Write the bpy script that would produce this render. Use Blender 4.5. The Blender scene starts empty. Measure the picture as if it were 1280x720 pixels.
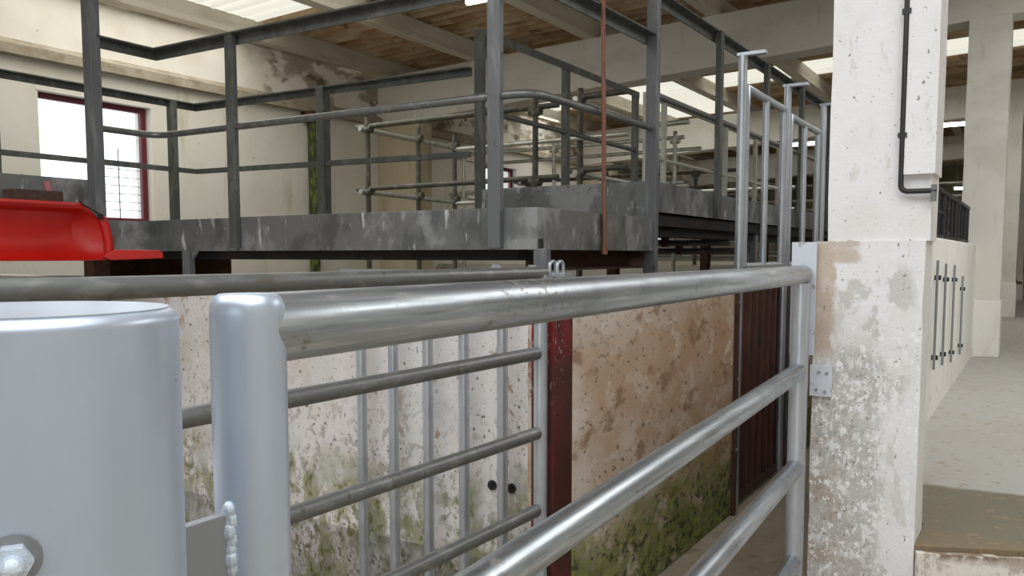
import bpy, bmesh, math, random
from mathutils import Vector, Matrix, noise as mnoise
random.seed(7)
scene = bpy.context.scene
COL = scene.collection
PI = math.pi

# ------------------------------------------------------------------ materials
def _ramp(nt, src, lo, hi):
    m = nt.nodes.new('ShaderNodeMapRange'); m.interpolation_type = 'SMOOTHSTEP'
    m.inputs['From Min'].default_value = lo; m.inputs['From Max'].default_value = hi
    nt.links.new(src, m.inputs['Value']); return m.outputs['Result']
def _mul(nt, a, b):
    m = nt.nodes.new('ShaderNodeMath'); m.operation = 'MULTIPLY'
    nt.links.new(a, m.inputs[0])
    if isinstance(b, (int, float)): m.inputs[1].default_value = b
    else: nt.links.new(b, m.inputs[1])
    return m.outputs[0]
def mat(name, base, rough=.6, metal=0., layers=(), bump=None, spec=.5):
    """layers: dict(c=colour, s=noise scale or (sx,sy,sz), t=(lo,hi), f=amount, m=[(axis,e0,e1),...], d=detail, w=mask wobble, r=roughness)"""
    M = bpy.data.materials.new(name); M.use_nodes = True
    nt = M.node_tree; B = nt.nodes['Principled BSDF']
    B.inputs['Roughness'].default_value = rough; B.inputs['Metallic'].default_value = metal
    B.inputs['Specular IOR Level'].default_value = spec
    geo = nt.nodes.new('ShaderNodeNewGeometry'); pos = geo.outputs['Position']
    sep = nt.nodes.new('ShaderNodeSeparateXYZ'); nt.links.new(pos, sep.inputs[0])
    def noise(s, det=6, rgh=.6, off=0):
        mp = nt.nodes.new('ShaderNodeMapping'); nt.links.new(pos, mp.inputs['Vector'])
        if isinstance(s, (int, float)): s = (s, s, s)
        mp.inputs['Scale'].default_value = s; mp.inputs['Location'].default_value = (off, off * .7, off * 1.3)
        n = nt.nodes.new('ShaderNodeTexNoise'); n.inputs['Scale'].default_value = 1.
        n.inputs['Detail'].default_value = det; n.inputs['Roughness'].default_value = rgh
        nt.links.new(mp.outputs[0], n.inputs['Vector']); return n.outputs['Fac']
    col = None; metal_out = None
    rgb = nt.nodes.new('ShaderNodeRGB'); rgb.outputs[0].default_value = (*base, 1); col = rgb.outputs[0]
    for k, L in enumerate(layers):
        f = _ramp(nt, noise(L.get('s', 3), L.get('d', 6), L.get('rg', .6), 3.1 * k + 1), *L.get('t', (.45, .6)))
        for (ax, e0, e1) in L.get('m', ()):
            src = sep.outputs['XYZ'.index(ax)]
            if L.get('w'):
                a = nt.nodes.new('ShaderNodeMath'); a.operation = 'MULTIPLY_ADD'
                nt.links.new(noise(L.get('ws', 6), 5, .6, 9.7 * k + 4), a.inputs[0]); a.inputs[1].default_value = L['w']; 
                nt.links.new(src, a.inputs[2])
                b = nt.nodes.new('ShaderNodeMath'); b.operation = 'SUBTRACT'; nt.links.new(a.outputs[0], b.inputs[0]); b.inputs[1].default_value = L['w'] * .5
                src = b.outputs[0]
            f = _mul(nt, f, _ramp(nt, src, e0, e1))
        f = _mul(nt, f, L.get('f', 1.))
        mx = nt.nodes.new('ShaderNodeMix'); mx.data_type = 'RGBA'
        nt.links.new(f, mx.inputs['Factor']); nt.links.new(col, mx.inputs['A']); mx.inputs['B'].default_value = (*L['c'], 1)
        col = mx.outputs['Result']
        if 'k' in L and metal > 0:      # dirt is not metallic
            mm = nt.nodes.new('ShaderNodeMix'); mm.data_type = 'FLOAT'
            nt.links.new(f, mm.inputs['Factor'])
            if metal_out is None: mm.inputs['A'].default_value = metal
            else: nt.links.new(metal_out, mm.inputs['A'])
            mm.inputs['B'].default_value = L['k']; metal_out = mm.outputs['Result']
    nt.links.new(col, B.inputs['Base Color'])
    if metal_out is not None: nt.links.new(metal_out, B.inputs['Metallic'])
    if bump:
        bp = nt.nodes.new('ShaderNodeBump'); bp.inputs['Strength'].default_value = bump[1]; bp.inputs['Distance'].default_value = bump[2] if len(bump) > 2 else .01
        nt.links.new(noise(bump[0], 6, .65, 17), bp.inputs['Height']); nt.links.new(bp.outputs[0], B.inputs['Normal'])
    return M
def lamp_mat(name, c, s):
    M = bpy.data.materials.new(name); M.use_nodes = True; B = M.node_tree.nodes['Principled BSDF']
    B.inputs['Base Color'].default_value = (.9, .9, .9, 1)
    B.inputs['Emission Color'].default_value = (*c, 1); B.inputs['Emission Strength'].default_value = s
    return M
def sheet_mat(name, c, trans):
    M = bpy.data.materials.new(name); M.use_nodes = True; nt = M.node_tree
    nt.nodes.clear(); o = nt.nodes.new('ShaderNodeOutputMaterial')
    t = nt.nodes.new('ShaderNodeBsdfTranslucent'); t.inputs[0].default_value = (*c, 1)
    d = nt.nodes.new('ShaderNodeBsdfDiffuse'); d.inputs[0].default_value = (*c, 1)
    m = nt.nodes.new('ShaderNodeMixShader'); m.inputs[0].default_value = trans
    nt.links.new(d.outputs[0], m.inputs[1]); nt.links.new(t.outputs[0], m.inputs[2]); nt.links.new(m.outputs[0], o.inputs[0])
    return M
def glass_mat(name):
    M = bpy.data.materials.new(name); M.use_nodes = True; nt = M.node_tree
    nt.nodes.clear(); o = nt.nodes.new('ShaderNodeOutputMaterial')
    t = nt.nodes.new('ShaderNodeBsdfTransparent'); t.inputs[0].default_value = (.93, .95, .96, 1)
    g = nt.nodes.new('ShaderNodeBsdfGlossy'); g.inputs['Roughness'].default_value = .03
    m = nt.nodes.new('ShaderNodeMixShader'); m.inputs[0].default_value = .06
    nt.links.new(t.outputs[0], m.inputs[1]); nt.links.new(g.outputs[0], m.inputs[2]); nt.links.new(m.outputs[0], o.inputs[0])
    return M

M = {}
M['galv'] = mat('galvanised_tube', (.39, .435, .475), .30, .9, [
    dict(c=(.60, .63, .66), s=(110, 3, 110), t=(.46, .6), f=.6), dict(c=(.24, .26, .275), s=(60, 2.2, 60), t=(.52, .64), f=.7), dict(c=(.24, .26, .27), s=7, t=(.52, .68), f=.5),
    dict(c=(.17, .15, .11), s=(46, 20, 46), t=(.63, .69), f=.8, k=.1),
    dict(c=(.14, .12, .09), s=(90, 70, 90), t=(.53, .58), f=.75, k=.1, m=[('Y', .76, .83), ('Y', 1.0, .92), ('Z', 1.28, 1.30)])], (60, .10, .003))
M['galv_new'] = mat('clean_galvanised', (.50, .54, .59), .36, .7, [
    dict(c=(.34, .37, .42), s=(14, 14, 5), t=(.45, .65), f=.5)], (60, .06, .003))
M['silver'] = mat('silver_paint', (.50, .565, .67), .34, .55, [
    dict(c=(.42, .47, .55), s=(5, 5, 3), t=(.45, .7), f=.6), dict(c=(.14, .15, .17), s=55, t=(.74, .76), f=.8)], (70, .05, .003))
M['weld'] = mat('weld_bead', (.62, .69, .78), .45, .4, [dict(c=(.12, .12, .12), s=80, t=(.6, .68), f=.8, k=0.)], (160, .6, .004))
M['pale_plate'] = mat('pale_grey_plate', (.58, .61, .67), .5, .1, [dict(c=(.30, .30, .31), s=(40, 40, 26), t=(.58, .64), f=.8)], (60, .1, .002))
M['plate'] = mat('grey_plate', (.27, .28, .30), .5, .3, [dict(c=(.20, .21, .22), s=8, t=(.45, .65), f=.5)], (80, .05, .002))
M['dark_tube'] = mat('weathered_dark_tube', (.18, .185, .18), .42, .6, [
    dict(c=(.30, .30, .29), s=(30, 12, 30), t=(.5, .65), f=.6), dict(c=(.10, .085, .06), s=22, t=(.58, .68), f=.8, k=.1)], (50, .15, .004))
M['rail'] = mat('dull_grey_steel', (.105, .112, .105), .55, .35, [
    dict(c=(.19, .195, .18), s=(14, 14, 5), t=(.48, .64), f=.7), dict(c=(.06, .05, .035), s=18, t=(.58, .7), f=.8, k=0.)], (50, .1, .003))
M['post_flat'] = mat('grey_painted_post', (.155, .165, .17), .5, .3, [
    dict(c=(.26, .27, .27), s=(18, 18, 4), t=(.5, .66), f=.7), dict(c=(.05, .05, .05), s=(24, 24, 9), t=(.66, .69), f=.9)], (50, .1, .003))
M['deck'] = mat('zinc_fascia', (.19, .195, .195), .5, .45, [
    dict(c=(.36, .37, .365), s=(3.4, 3.4, 3.0), t=(.50, .60), f=.8), dict(c=(.085, .09, .09), s=(5, 5, 3), t=(.5, .66), f=.75),
    dict(c=(.60, .60, .57), s=(22, 22, 5), t=(.60, .70), f=.8, k=0.), dict(c=(.70, .70, .66), s=(45, 45, 14), t=(.68, .73), f=.7, k=0.),
    dict(c=(.13, .09, .05), s=26, t=(.60, .70), f=.8, k=0.)], (30, .12, .004))
M['deck_shade'] = mat('deck_underside', (.014, .012, .011), .8, .1, [dict(c=(.045, .022, .013), s=6, t=(.5, .7), f=.7)])  # near-black base paints in the shade below the decks
M['rust'] = mat('rusty_steel', (.075, .035, .022), .8, .1, [dict(c=(.15, .07, .035), s=9, t=(.5, .7), f=.7), dict(c=(.02, .015, .012), s=14, t=(.55, .7), f=.8)], (40, .3, .004))
M['brown_gate'] = mat('red_brown_steel', (.085, .030, .020), .6, .1, [dict(c=(.15, .07, .045), s=(20, 20, 4), t=(.55, .7), f=.6), dict(c=(.03, .015, .012), s=7, t=(.5, .7), f=.7)], (40, .15, .003))
M['jamb'] = mat('red_jamb_paint', (.17, .012, .016), .5, .05, [
    dict(c=(.035, .010, .010), s=(8, 8, 4), t=(.45, .6), f=.85), dict(c=(.06, .02, .015), s=5, t=(.3, .5), f=.8, m=[('Z', 1.15, .95)], w=.3),
    dict(c=(.52, .46, .44), s=(70, 70, 40), t=(.60, .64), f=.85, m=[('Y', 2.44, 2.40), ('Z', .8, 1.1)], w=.1)], (50, .2, .003))
M['red'] = mat('red_paint', (.50, .008, .004), .42, 0, [dict(c=(.38, .006, .004), s=5, t=(.45, .65), f=.5), dict(c=(.72, .20, .15), s=30, t=(.70, .74), f=.8)], (8, .25, .01))
M['pink'] = mat('faded_pink_tape', (.50, .17, .18), .7)
M['wood_dark'] = mat('dark_stained_wood', (.055, .030, .022), .75, 0, [dict(c=(.10, .055, .04), s=(6, 40, 40), t=(.45, .65), f=.7)], (40, .2, .003))
M['black'] = mat('black_plastic', (.018, .018, .02), .45)
M['copper'] = mat('copper_tube', (.25, .115, .075), .5, .5, [dict(c=(.14, .09, .06), s=(40, 40, 12), t=(.5, .65), f=.7)])
M['wall'] = mat('cream_limewash', (.70, .68, .62), .85, 0, [
    dict(c=(.60, .57, .49), s=(1.2, 1.2, .8), t=(.42, .68), f=.7), dict(c=(.44, .42, .28), s=(5, 5, .9), t=(.56, .72), f=.6),
    dict(c=(.30, .26, .18), s=(14, 14, 9), t=(.66, .72), f=.6), dict(c=(.25, .2, .13), s=40, t=(.70, .73), f=.5)], (20, .15, .006))
M['upper_wall'] = mat('upper_plaster', (.72, .69, .63), .85, 0, [
    dict(c=(.58, .53, .43), s=(1.5, 1.5, 1.5), t=(.45, .68), f=.6), dict(c=(.30, .25, .18), s=(2.4, 1.8, 3.2), t=(.47, .56), f=.85, m=[('Y', 5.9, 6.8)], w=.8), dict(c=(.10, .075, .05), s=(4, 3, 5), t=(.56, .62), f=.8, m=[('Y', 5.9, 6.8)], w=.8), dict(c=(.20, .15, .10), s=(20, 2, 20), t=(.4, .6), f=.8, m=[('Z', 3.54, 3.57)], w=.02),
    dict(c=(.24, .20, .14), s=14, t=(.68, .74), f=.5)], (20, .15, .006))
M['ledge'] = mat('dirty_concrete_ledge', (.34, .30, .235), .9, 0, [dict(c=(.22, .18, .12), s=(5, 5, 9), t=(.45, .65), f=.7), dict(c=(.55, .5, .4), s=3, t=(.55, .7), f=.6)], (25, .3, .006))
M['moss_pipe'] = mat('mossy_pipe', (.045, .055, .02), .9, 0, [dict(c=(.16, .19, .04), s=(20, 20, 9), t=(.46, .6), f=.8), dict(c=(.02, .018, .014), s=9, t=(.5, .65), f=.7)], (60, .5, .006))
M['concrete'] = mat('whitewashed_concrete', (.70, .68, .63), .85, 0, [
    dict(c=(.56, .54, .48), s=(1.5, 1.5, 2.5), t=(.45, .68), f=.7), dict(c=(.40, .37, .28), s=(7, 7, 2), t=(.58, .72), f=.5),
    dict(c=(.20, .17, .12), s=(5, 9, 24), t=(.70, .74), f=.6)], (18, .15, .006))
M['purlin'] = mat('concrete_purlin', (.62, .58, .50), .85, 0, [dict(c=(.44, .39, .30), s=(4, 1.2, 4), t=(.45, .65), f=.7), dict(c=(.2, .15, .1), s=16, t=(.66, .72), f=.6)], (18, .15, .006))
M['pilaster'] = mat('stained_pilaster', (.50, .44, .32), .88, 0, [dict(c=(.40, .31, .20), s=(5, 5, 1), t=(.42, .62), f=.7), dict(c=(.32, .33, .16), s=(7, 7, 1.4), t=(.55, .7), f=.6)], (20, .2, .006))
M['roof'] = mat('stained_roof_sheet', (.46, .34, .21), .9, 0, [
    dict(c=(.60, .51, .37), s=(1.4, 7, 2), t=(.45, .62), f=.8), dict(c=(.32, .165, .075), s=(1.8, 5, 2), t=(.48, .62), f=.75),
    dict(c=(.08, .065, .035), s=(5, 9, 5), t=(.58, .68), f=.7), dict(c=(.22, .22, .09), s=(8, 16, 8), t=(.64, .7), f=.6)], (25, .25, .006))
M['sky_sheet'] = sheet_mat('translucent_roof_sheet', (.62, .575, .48), .85)
M['glass'] = glass_mat('window_glass')
M['win_frame'] = mat('maroon_window_frame', (.12, .012, .025), .5)
M['grille'] = mat('window_grille', (.30, .29, .29), .6, .3)
M['reveal'] = mat('white_reveal', (.72, .68, .62), .85)
M['pillar'] = mat('flaking_white_pillar', (.77, .755, .765), .82, 0, [
    dict(c=(.71, .685, .665), s=(6, 6, 5), t=(.45, .66), f=.7),
    # bare grey render showing through the flaked paint of the lower block
    dict(c=(.56, .53, .50), s=(10, 10, 8), t=(.46, .54), f=.85, rg=.7, m=[('X', -.36, -.43), ('Z', 1.14, 1.0)], w=.16),
    dict(c=(.42, .395, .375), s=(40, 40, 30), t=(.45, .52), f=.8, rg=.75, m=[('X', -.35, -.41), ('Z', 1.16, 1.0)], w=.16),
    dict(c=(.52, .50, .475), s=(11, 11, 9), t=(.53, .59), f=.8, m=[('Z', 1.36, 1.30), ('X', -.30, -.34)], w=.1),
    dict(c=(.38, .29, .22), s=(22, 22, 16), t=(.48, .58), f=.65, m=[('X', -.44, -.54), ('Z', 1.0, .75)], w=.14),
    dict(c=(.84, .83, .83), s=(60, 60, 42), t=(.57, .61), f=.9, m=[('Z', 1.2, 1.1)], w=.1),
    # beige bare plaster along its upper edge and gate side
    dict(c=(.48, .37, .285), s=(14, 14, 14), t=(.22, .5), f=.85, m=[('X', -.525, -.54), ('Z', 1.405, 1.395), ('Z', 1.02, 1.08)], w=.06, ws=14),
    dict(c=(.50, .41, .33), s=(14, 14, 14), t=(.22, .5), f=.85, m=[('X', -.445, -.47), ('Z', 1.33, 1.35), ('Z', 1.405, 1.40)], w=.06, ws=14),
    dict(c=(.16, .13, .115), s=(80, 80, 55), t=(.61, .65), f=.8, m=[('X', -.36, -.43), ('Z', 1.2, .95)], w=.15),
    dict(c=(.14, .12, .11), s=(60, 60, 42), t=(.655, .68), f=.85), dict(c=(.2, .18, .17), s=(120, 120, 90), t=(.66, .69), f=.7),
    dict(c=(.58, .54, .50), s=(16, 16, 5), t=(.6, .66), f=.6)], (45, .35, .006))
M['low_wall'] = mat('white_corridor_wall', (.80, .785, .75), .82, 0, [dict(c=(.66, .62, .54), s=(5, 5, 1.5), t=(.5, .68), f=.6), dict(c=(.34, .29, .23), s=12, t=(.62, .70), f=.6, m=[('Z', .72, .55)], w=.12)], (25, .15, .005))
M['curb'] = mat('chipped_white_curb', (.74, .70, .64), .85, 0, [
    dict(c=(.20, .13, .08), s=(16, 16, 16), t=(.40, .5), f=.9, m=[('Z', .455, .485)], w=.04, ws=22),
    dict(c=(.42, .36, .30), s=(20, 20, 14), t=(.52, .6), f=.8), dict(c=(.14, .12, .10), s=50, t=(.66, .70), f=.8)], (40, .5, .01))
M['brown_wall'] = mat('mud_splashed_wall', (.62, .55, .49), .82, 0, [
    dict(c=(.43, .28, .17), s=(2.6, 1.6, 2.6), t=(.36, .58), f=.85, m=[('Z', 1.22, .98)], w=.32, ws=3),
    dict(c=(.38, .235, .13), s=(3, 1.6, 3), t=(.30, .5), f=.7, m=[('Y', 2.9, 3.8)], w=.5, ws=3),
    dict(c=(.56, .46, .37), s=(9, 5, 9), t=(.52, .62), f=.6),
    dict(c=(.24, .135, .07), s=(7, 4, 7), t=(.56, .66), f=.75), dict(c=(.66, .61, .57), s=(13, 8, 13), t=(.58, .66), f=.6),
    dict(c=(.15, .17, .035), s=(6, 4, 6), t=(.36, .54), f=.92, m=[('Z', .52, .22)], w=.5, ws=5),
    dict(c=(.27, .30, .08), s=(34, 20, 34), t=(.50, .60), f=.85, m=[('Z', .48, .26)], w=.5, ws=5),
    dict(c=(.035, .035, .015), s=(26, 15, 26), t=(.52, .62), f=.85, m=[('Z', .50, .22)], w=.4, ws=5),
    dict(c=(.10, .065, .04), s=(46, 26, 46), t=(.61, .65), f=.8), dict(c=(.13, .10, .08), s=(22, 13, 22), t=(.64, .67), f=.8),
    dict(c=(.30, .26, .24), s=(34, 20, 34), t=(.55, .61), f=.7, m=[('Z', .90, 1.05), ('Y', 3.2, 2.8)], w=.2)], (30, .3, .006))
M['pen_wall'] = mat('speckled_white_wall', (.80, .765, .755), .82, 0, [
    dict(c=(.64, .55, .47), s=(3, 3, 2.5), t=(.48, .66), f=.7, m=[('X', -1.9, -3.2)], w=.8), dict(c=(.36, .21, .11), s=(12, 12, 8), t=(.61, .68), f=.8),
    dict(c=(.27, .27, .12), s=(9, 9, 6), t=(.40, .60), f=.85, m=[('Z', .50, .20)], w=.5), dict(c=(.14, .16, .04), s=(24, 24, 18), t=(.52, .62), f=.8, m=[('Z', .48, .15)], w=.5),
    dict(c=(.40, .36, .32), s=(26, 26, 20), t=(.54, .60), f=.7, m=[('Z', .85, .45)], w=.3),
    dict(c=(.09, .065, .05), s=(44, 44, 34), t=(.63, .66), f=.9), dict(c=(.10, .08, .07), s=(95, 95, 85), t=(.64, .67), f=.8), dict(c=(.66, .65, .65), s=(3, 3, 3), t=(.5, .65), f=.6)], (30, .3, .006))
M['floor'] = mat('dirty_concrete_floor', (.40, .345, .27), .8, 0, [dict(c=(.30, .24, .175), s=2.2, t=(.42, .62), f=.7), dict(c=(.16, .12, .08), s=9, t=(.58, .7), f=.6), dict(c=(.5, .42, .32), s=14, t=(.6, .7), f=.5)], (30, .25, .006))
M['corridor'] = mat('corridor_concrete', (.43, .42, .395), .7, 0, [
    dict(c=(.40, .365, .32), s=(3, 1.6, 3), t=(.5, .68), f=.6),
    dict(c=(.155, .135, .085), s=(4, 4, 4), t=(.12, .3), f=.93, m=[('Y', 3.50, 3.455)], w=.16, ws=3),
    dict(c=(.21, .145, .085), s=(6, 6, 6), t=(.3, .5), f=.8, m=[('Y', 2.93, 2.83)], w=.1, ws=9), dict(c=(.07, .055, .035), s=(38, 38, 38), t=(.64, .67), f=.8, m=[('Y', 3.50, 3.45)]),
    dict(c=(.24, .18, .12), s=(9, 9, 9), t=(.64, .72), f=.6), dict(c=(.10, .07, .05), s=50, t=(.70, .73), f=.7), dict(c=(.30, .22, .13), s=20, t=(.58, .66), f=.6)], (30, .2, .005))
M['scaff'] = mat('bright_galvanised_scaffold', (.52, .53, .50), .4, .55, [dict(c=(.26, .24, .19), s=(14, 14, 14), t=(.5, .66), f=.7, k=.1)], (40, .15, .003))
M['scaff_shaded'] = mat('shaded_scaffold', (.10, .095, .08), .6, .3, [dict(c=(.2, .18, .15), s=12, t=(.5, .65), f=.7, k=.1)], (40, .15, .003))  # scaffold steel with the shadowed tone of the front rails put into its colour
M['white_post'] = mat('pale_painted_steel', (.60, .60, .55), .6, .1, [dict(c=(.42, .41, .36), s=(14, 14, 5), t=(.5, .66), f=.6)])
M['lamp_white'] = lamp_mat('lit_tube', (1, .98, .94), 9.)
M['lamp_body'] = mat('lamp_housing', (.62, .62, .6), .5)
M['far_dark'] = mat('far_end_wall', (.30, .29, .21), .9, 0, [dict(c=(.20, .19, .12), s=(1.2, 1.2, 1), t=(.42, .65), f=.8)])

# ------------------------------------------------------------------ mesh helpers (all coordinates are metres in the hall)
def B(): return bmesh.new()
def _hull(bm, vs): pass
def box(bm, x0, x1, y0, y1, z0, z1):
    v = [bm.verts.new((x, y, z)) for z in (z0, z1) for y in (y0, y1) for x in (x0, x1)]
    for f in ((0, 2, 3, 1), (4, 5, 7, 6), (0, 1, 5, 4), (2, 6, 7, 3), (0, 4, 6, 2), (1, 3, 7, 5)):
        bm.faces.new([v[i] for i in f])
    return bm
def prism(bm, poly, axis, a, b):
    """poly: 2D points; axis 'x','y','z' is the extrusion axis"""
    def P(p, t): return {'x': (t, p[0], p[1]), 'y': (p[0], t, p[1]), 'z': (p[0], p[1], t)}[axis]
    A = [bm.verts.new(P(p, a)) for p in poly]; C = [bm.verts.new(P(p, b)) for p in poly]
    n = len(poly); bm.faces.new(A); bm.faces.new(C[::-1])
    for i in range(n): bm.faces.new((A[i], C[i], C[(i + 1) % n], A[(i + 1) % n]))
    return bm
def fillet(pts, r, n=5):
    pts = [Vector(p) for p in pts]
    if r <= 0: return pts
    out = [pts[0]]
    for i in range(1, len(pts) - 1):
        a, b, c = pts[i - 1], pts[i], pts[i + 1]
        d0 = (a - b).normalized(); d1 = (c - b).normalized(); ang = d0.angle(d1)
        if ang > PI - .02: out.append(b); continue
        t = min(r / math.tan(ang / 2), (a - b).length * .49, (c - b).length * .49)
        p0, p1 = b + d0 * t, b + d1 * t
        for k in range(n + 1):
            s = k / n; out.append((1 - s) ** 2 * p0 + 2 * s * (1 - s) * b + s * s * p1)
    out.append(pts[-1]); return out
def sweep(bm, pts, prof, up=None, cap=True):
    """sweep a closed 2D profile (u, v) along pts with mitred corners; v follows 'up'"""
    pts = [Vector(p) for p in pts]; n = len(pts); rings = []
    dirs = [(pts[i + 1] - pts[i]).normalized() for i in range(n - 1)]
    upv = Vector(up) if up else (Vector((0, 0, 1)) if abs(dirs[0].z) < .9 else Vector((0, 1, 0)))
    u = dirs[0].cross(upv).normalized(); v = u.cross(dirs[0]).normalized()
    base = [pts[0] + u * p[0] + v * p[1] for p in prof]
    rings.append(base); cur = base
    for i in range(1, n):
        d = dirs[i - 1]
        nrm = d if i == n - 1 else (dirs[i - 1] + dirs[i]).normalized()
        new = []
        for q in cur:
            t = (pts[i] - q).dot(nrm) / d.dot(nrm); new.append(q + d * t)
        rings.append(new); cur = new
    R = [[bm.verts.new(q) for q in r] for r in rings]; k = len(prof)
    for a, b in zip(R, R[1:]):
        for i in range(k): bm.faces.new((a[i], a[(i + 1) % k], b[(i + 1) % k], b[i]))
    if cap: bm.faces.new(R[0][::-1]); bm.faces.new(R[-1])
    return bm
def tube(bm, pts, r, n=12, bend=0, cap=True):
    prof = [(r * math.cos(2 * PI * i / n), r * math.sin(2 * PI * i / n)) for i in range(n)]
    return sweep(bm, fillet(pts, bend), prof, None, cap)
def bar(bm, pts, w, h): return sweep(bm, pts, [(-w / 2, -h / 2), (w / 2, -h / 2), (w / 2, h / 2), (-w / 2, h / 2)])
def angle(bm, pts, w, h, t=.006, side=1):
    """L section: top flange w wide and a web h deep on one side"""
    p = [(-w / 2, 0), (w / 2, 0), (w / 2, -t), (-w / 2 + t, -t), (-w / 2 + t, -h), (-w / 2, -h)]
    if side < 0: p = [(-a, b) for a, b in p][::-1]
    return sweep(bm, pts, p)
def sphere(bm, c, r, sc=(1, 1, 1), seg=10):
    m = Matrix.Translation(c) @ Matrix.Diagonal((*sc, 1))
    bmesh.ops.create_uvsphere(bm, u_segments=seg, v_segments=max(6, seg // 2 + 1), radius=r, matrix=m); return bm
def hexnut(bm, c, d, r, h, n=6):
    c = Vector(c); d = Vector(d).normalized()
    return sweep(bm, [c, c + d * h], [(r * math.cos(2 * PI * i / n), r * math.sin(2 * PI * i / n)) for i in range(n)])
def obj(name, bm, m, parent=None, smooth=True, bevel=0.):
    bmesh.ops.recalc_face_normals(bm, faces=bm.faces)
    if bevel:
        es = [e for e in bm.edges if len(e.link_faces) == 2 and e.calc_face_angle(0) > .6]
        bmesh.ops.bevel(bm, geom=es, offset=bevel, segments=2, affect='EDGES', profile=.6)
    if parent: o0 = Vector(parent['base'])
    else:
        xs = [v.co for v in bm.verts]
        o0 = Vector(((min(v.x for v in xs) + max(v.x for v in xs)) / 2, (min(v.y for v in xs) + max(v.y for v in xs)) / 2, min(v.z for v in xs)))
    for v in bm.verts: v.co -= o0
    me = bpy.data.meshes.new(name); bm.to_mesh(me); bm.free()
    if smooth:
        me.polygons.foreach_set('use_smooth', [True] * len(me.polygons))
        try: me.set_sharp_from_angle(angle=math.radians(38))
        except Exception: pass
    me.materials.append(m)
    o = bpy.data.objects.new(name, me); COL.objects.link(o)
    if parent:
        o.parent = parent; o['base'] = parent['base']
    else:
        o.location = o0; o['base'] = tuple(o0)
    return o
def thing(name, label, cat, loc, group=None):
    o = bpy.data.objects.new(name, None); COL.objects.link(o); o.location = loc; o['base'] = tuple(loc)
    o.empty_display_size = .1
    o['label'] = label; o['category'] = cat
    if group: o['group'] = group
    return o
def tag(o, label, cat, group=None):
    o['label'] = label; o['category'] = cat
    if group: o['group'] = group
    return o
def struct(name, bm, m, smooth=False, bevel=0.):
    o = obj(name, bm, m, None, smooth, bevel); o['kind'] = 'structure'; return o

# ------------------------------------------------------------------ the hall
XW, XR, YF, YB = -7.1, 3.3, 27., -5.
b = box(B(), -1.46, XR + .25, YB - 3, 3.05, -.5, 0); box(b, XW - .25, XR + .25, 3.05, YF + .2, -.5, 0); box(b, XW - .25, -1.46, YB - 3, 3.05, -.5, -.40)
struct('floor', b, M['floor'])
b = prism(B(), [(-.60, 2.952), (-.282, 2.952), (-.282, 2.70), (0, 2.82), (.3, 2.92), (XR, 2.92), (XR, YF), (-.60, YF)], 'z', 0, .5)
struct('floor_corridor', b, M['corridor'])
b = prism(B(), [(-.278, 2.700), (0, 2.818), (.3, 2.918), (XR, 2.918), (XR, 2.89), (.3, 2.89), (.01, 2.792), (-.270, 2.672)], 'z', 0, .487)
bmesh.ops.subdivide_edges(b, edges=b.edges[:], cuts=10, use_grid_fill=True)
for v in b.verts:
    if v.co.z > .45: v.co.z -= .02 * max(0., mnoise.noise(v.co * 14.))
struct('trim_curb', b, M['curb'])

WINS = [(3.92, 4.97), (10.46, 11.46), (17.0, 18.0)]; WZ0, WZ1 = 1.66, 2.73
b = B(); ys = YB
for a, c in WINS:
    box(b, XW - .25, XW, ys, a, 0, 2.98); box(b, XW - .25, XW, a, c, 0, WZ0); box(b, XW - .25, XW, a, c, WZ1, 2.98); ys = c
box(b, XW - .25, XW, ys, YF, 0, 2.98)
struct('wall_left', b, M['wall'])
b = B(); prism(b, [(XW - .25, 2.97), (XW + .09, 2.97), (XW + .09, 3.05), (XW + .02, 3.10), (XW - .25, 3.10)], 'y', YB, YF)
struct('trim_ledge', b, M['ledge'])
b = B(); box(b, XW - .25, XW + .015, YB, YF, 3.10, 3.60)
struct('wall_upper', b, M['upper_wall'])
struct('wall_far', box(B(), XW - .25, XR + .25, YF, YF + .2, 0, 4.1), M['far_dark'])
b = B(); box(b, XW - .25, -1.0, YB - .2, YB, 0, 4.1); box(b, 2.6, XR + .2, YB - .2, YB, 0, 4.1); box(b, -1.0, 2.6, YB - .2, YB, 3.0, 4.1)
struct('wall_back', b, M['wall'])
struct('wall_right', box(B(), XR, XR + .2, YB, YF, 0, 4.1), M['wall'])

for n, (a, c) in enumerate(WINS):
    w = bpy.data.objects.new('window_%d' % (n + 1), None); COL.objects.link(w); w.location = (XW - .1, (a + c) / 2, WZ0); w['base'] = tuple(w.location); w['kind'] = 'structure'
    xm = XW - .10; mid = a + (c - a) * .50
    f = B()
    box(f, xm - .02, xm + .02, c - .055, c, WZ0, WZ1); box(f, xm - .02, xm + .02, mid - .03, mid + .03, WZ0, WZ1)
    box(f, xm - .02, xm + .02, a, a + .012, WZ0, WZ1)
    box(f, xm - .022, xm + .022, a, c, WZ1 - .05, WZ1); box(f, xm - .022, xm + .022, mid, c, WZ0, WZ0 + .045)
    obj('window_frame', f, M['win_frame'], w, False)
    obj('pane', box(B(), xm - .004, xm + .002, a + .005, mid - .005, WZ0, WZ1 - .01), M['glass'], w, False)
    obj('pane', box(B(), xm - .004, xm + .002, mid + .005, c - .01, WZ0, WZ1 - .01), M['glass'], w, False)
    g = B()
    for k in range(1, 8): box(g, xm - .034, xm - .026, mid, c - .05, WZ0 + .04 + k * .075, WZ0 + .046 + k * .075)
    box(g, xm - .034, xm - .026, (mid + c) / 2 - .004, (mid + c) / 2 + .004, WZ0, WZ0 + .68)
    obj('security_grille', g, M['grille'], w, False)
    obj('reveal', box(B(), XW - .08, XW + .004, c - .002, c + .05, WZ0 - .02, WZ1 + .03), M['reveal'], w, False)
    obj('lintel', box(B(), XW - .01, XW + .006, a - .02, c + .05, WZ1, WZ1 + .05), M['reveal'], w, False)

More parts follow.
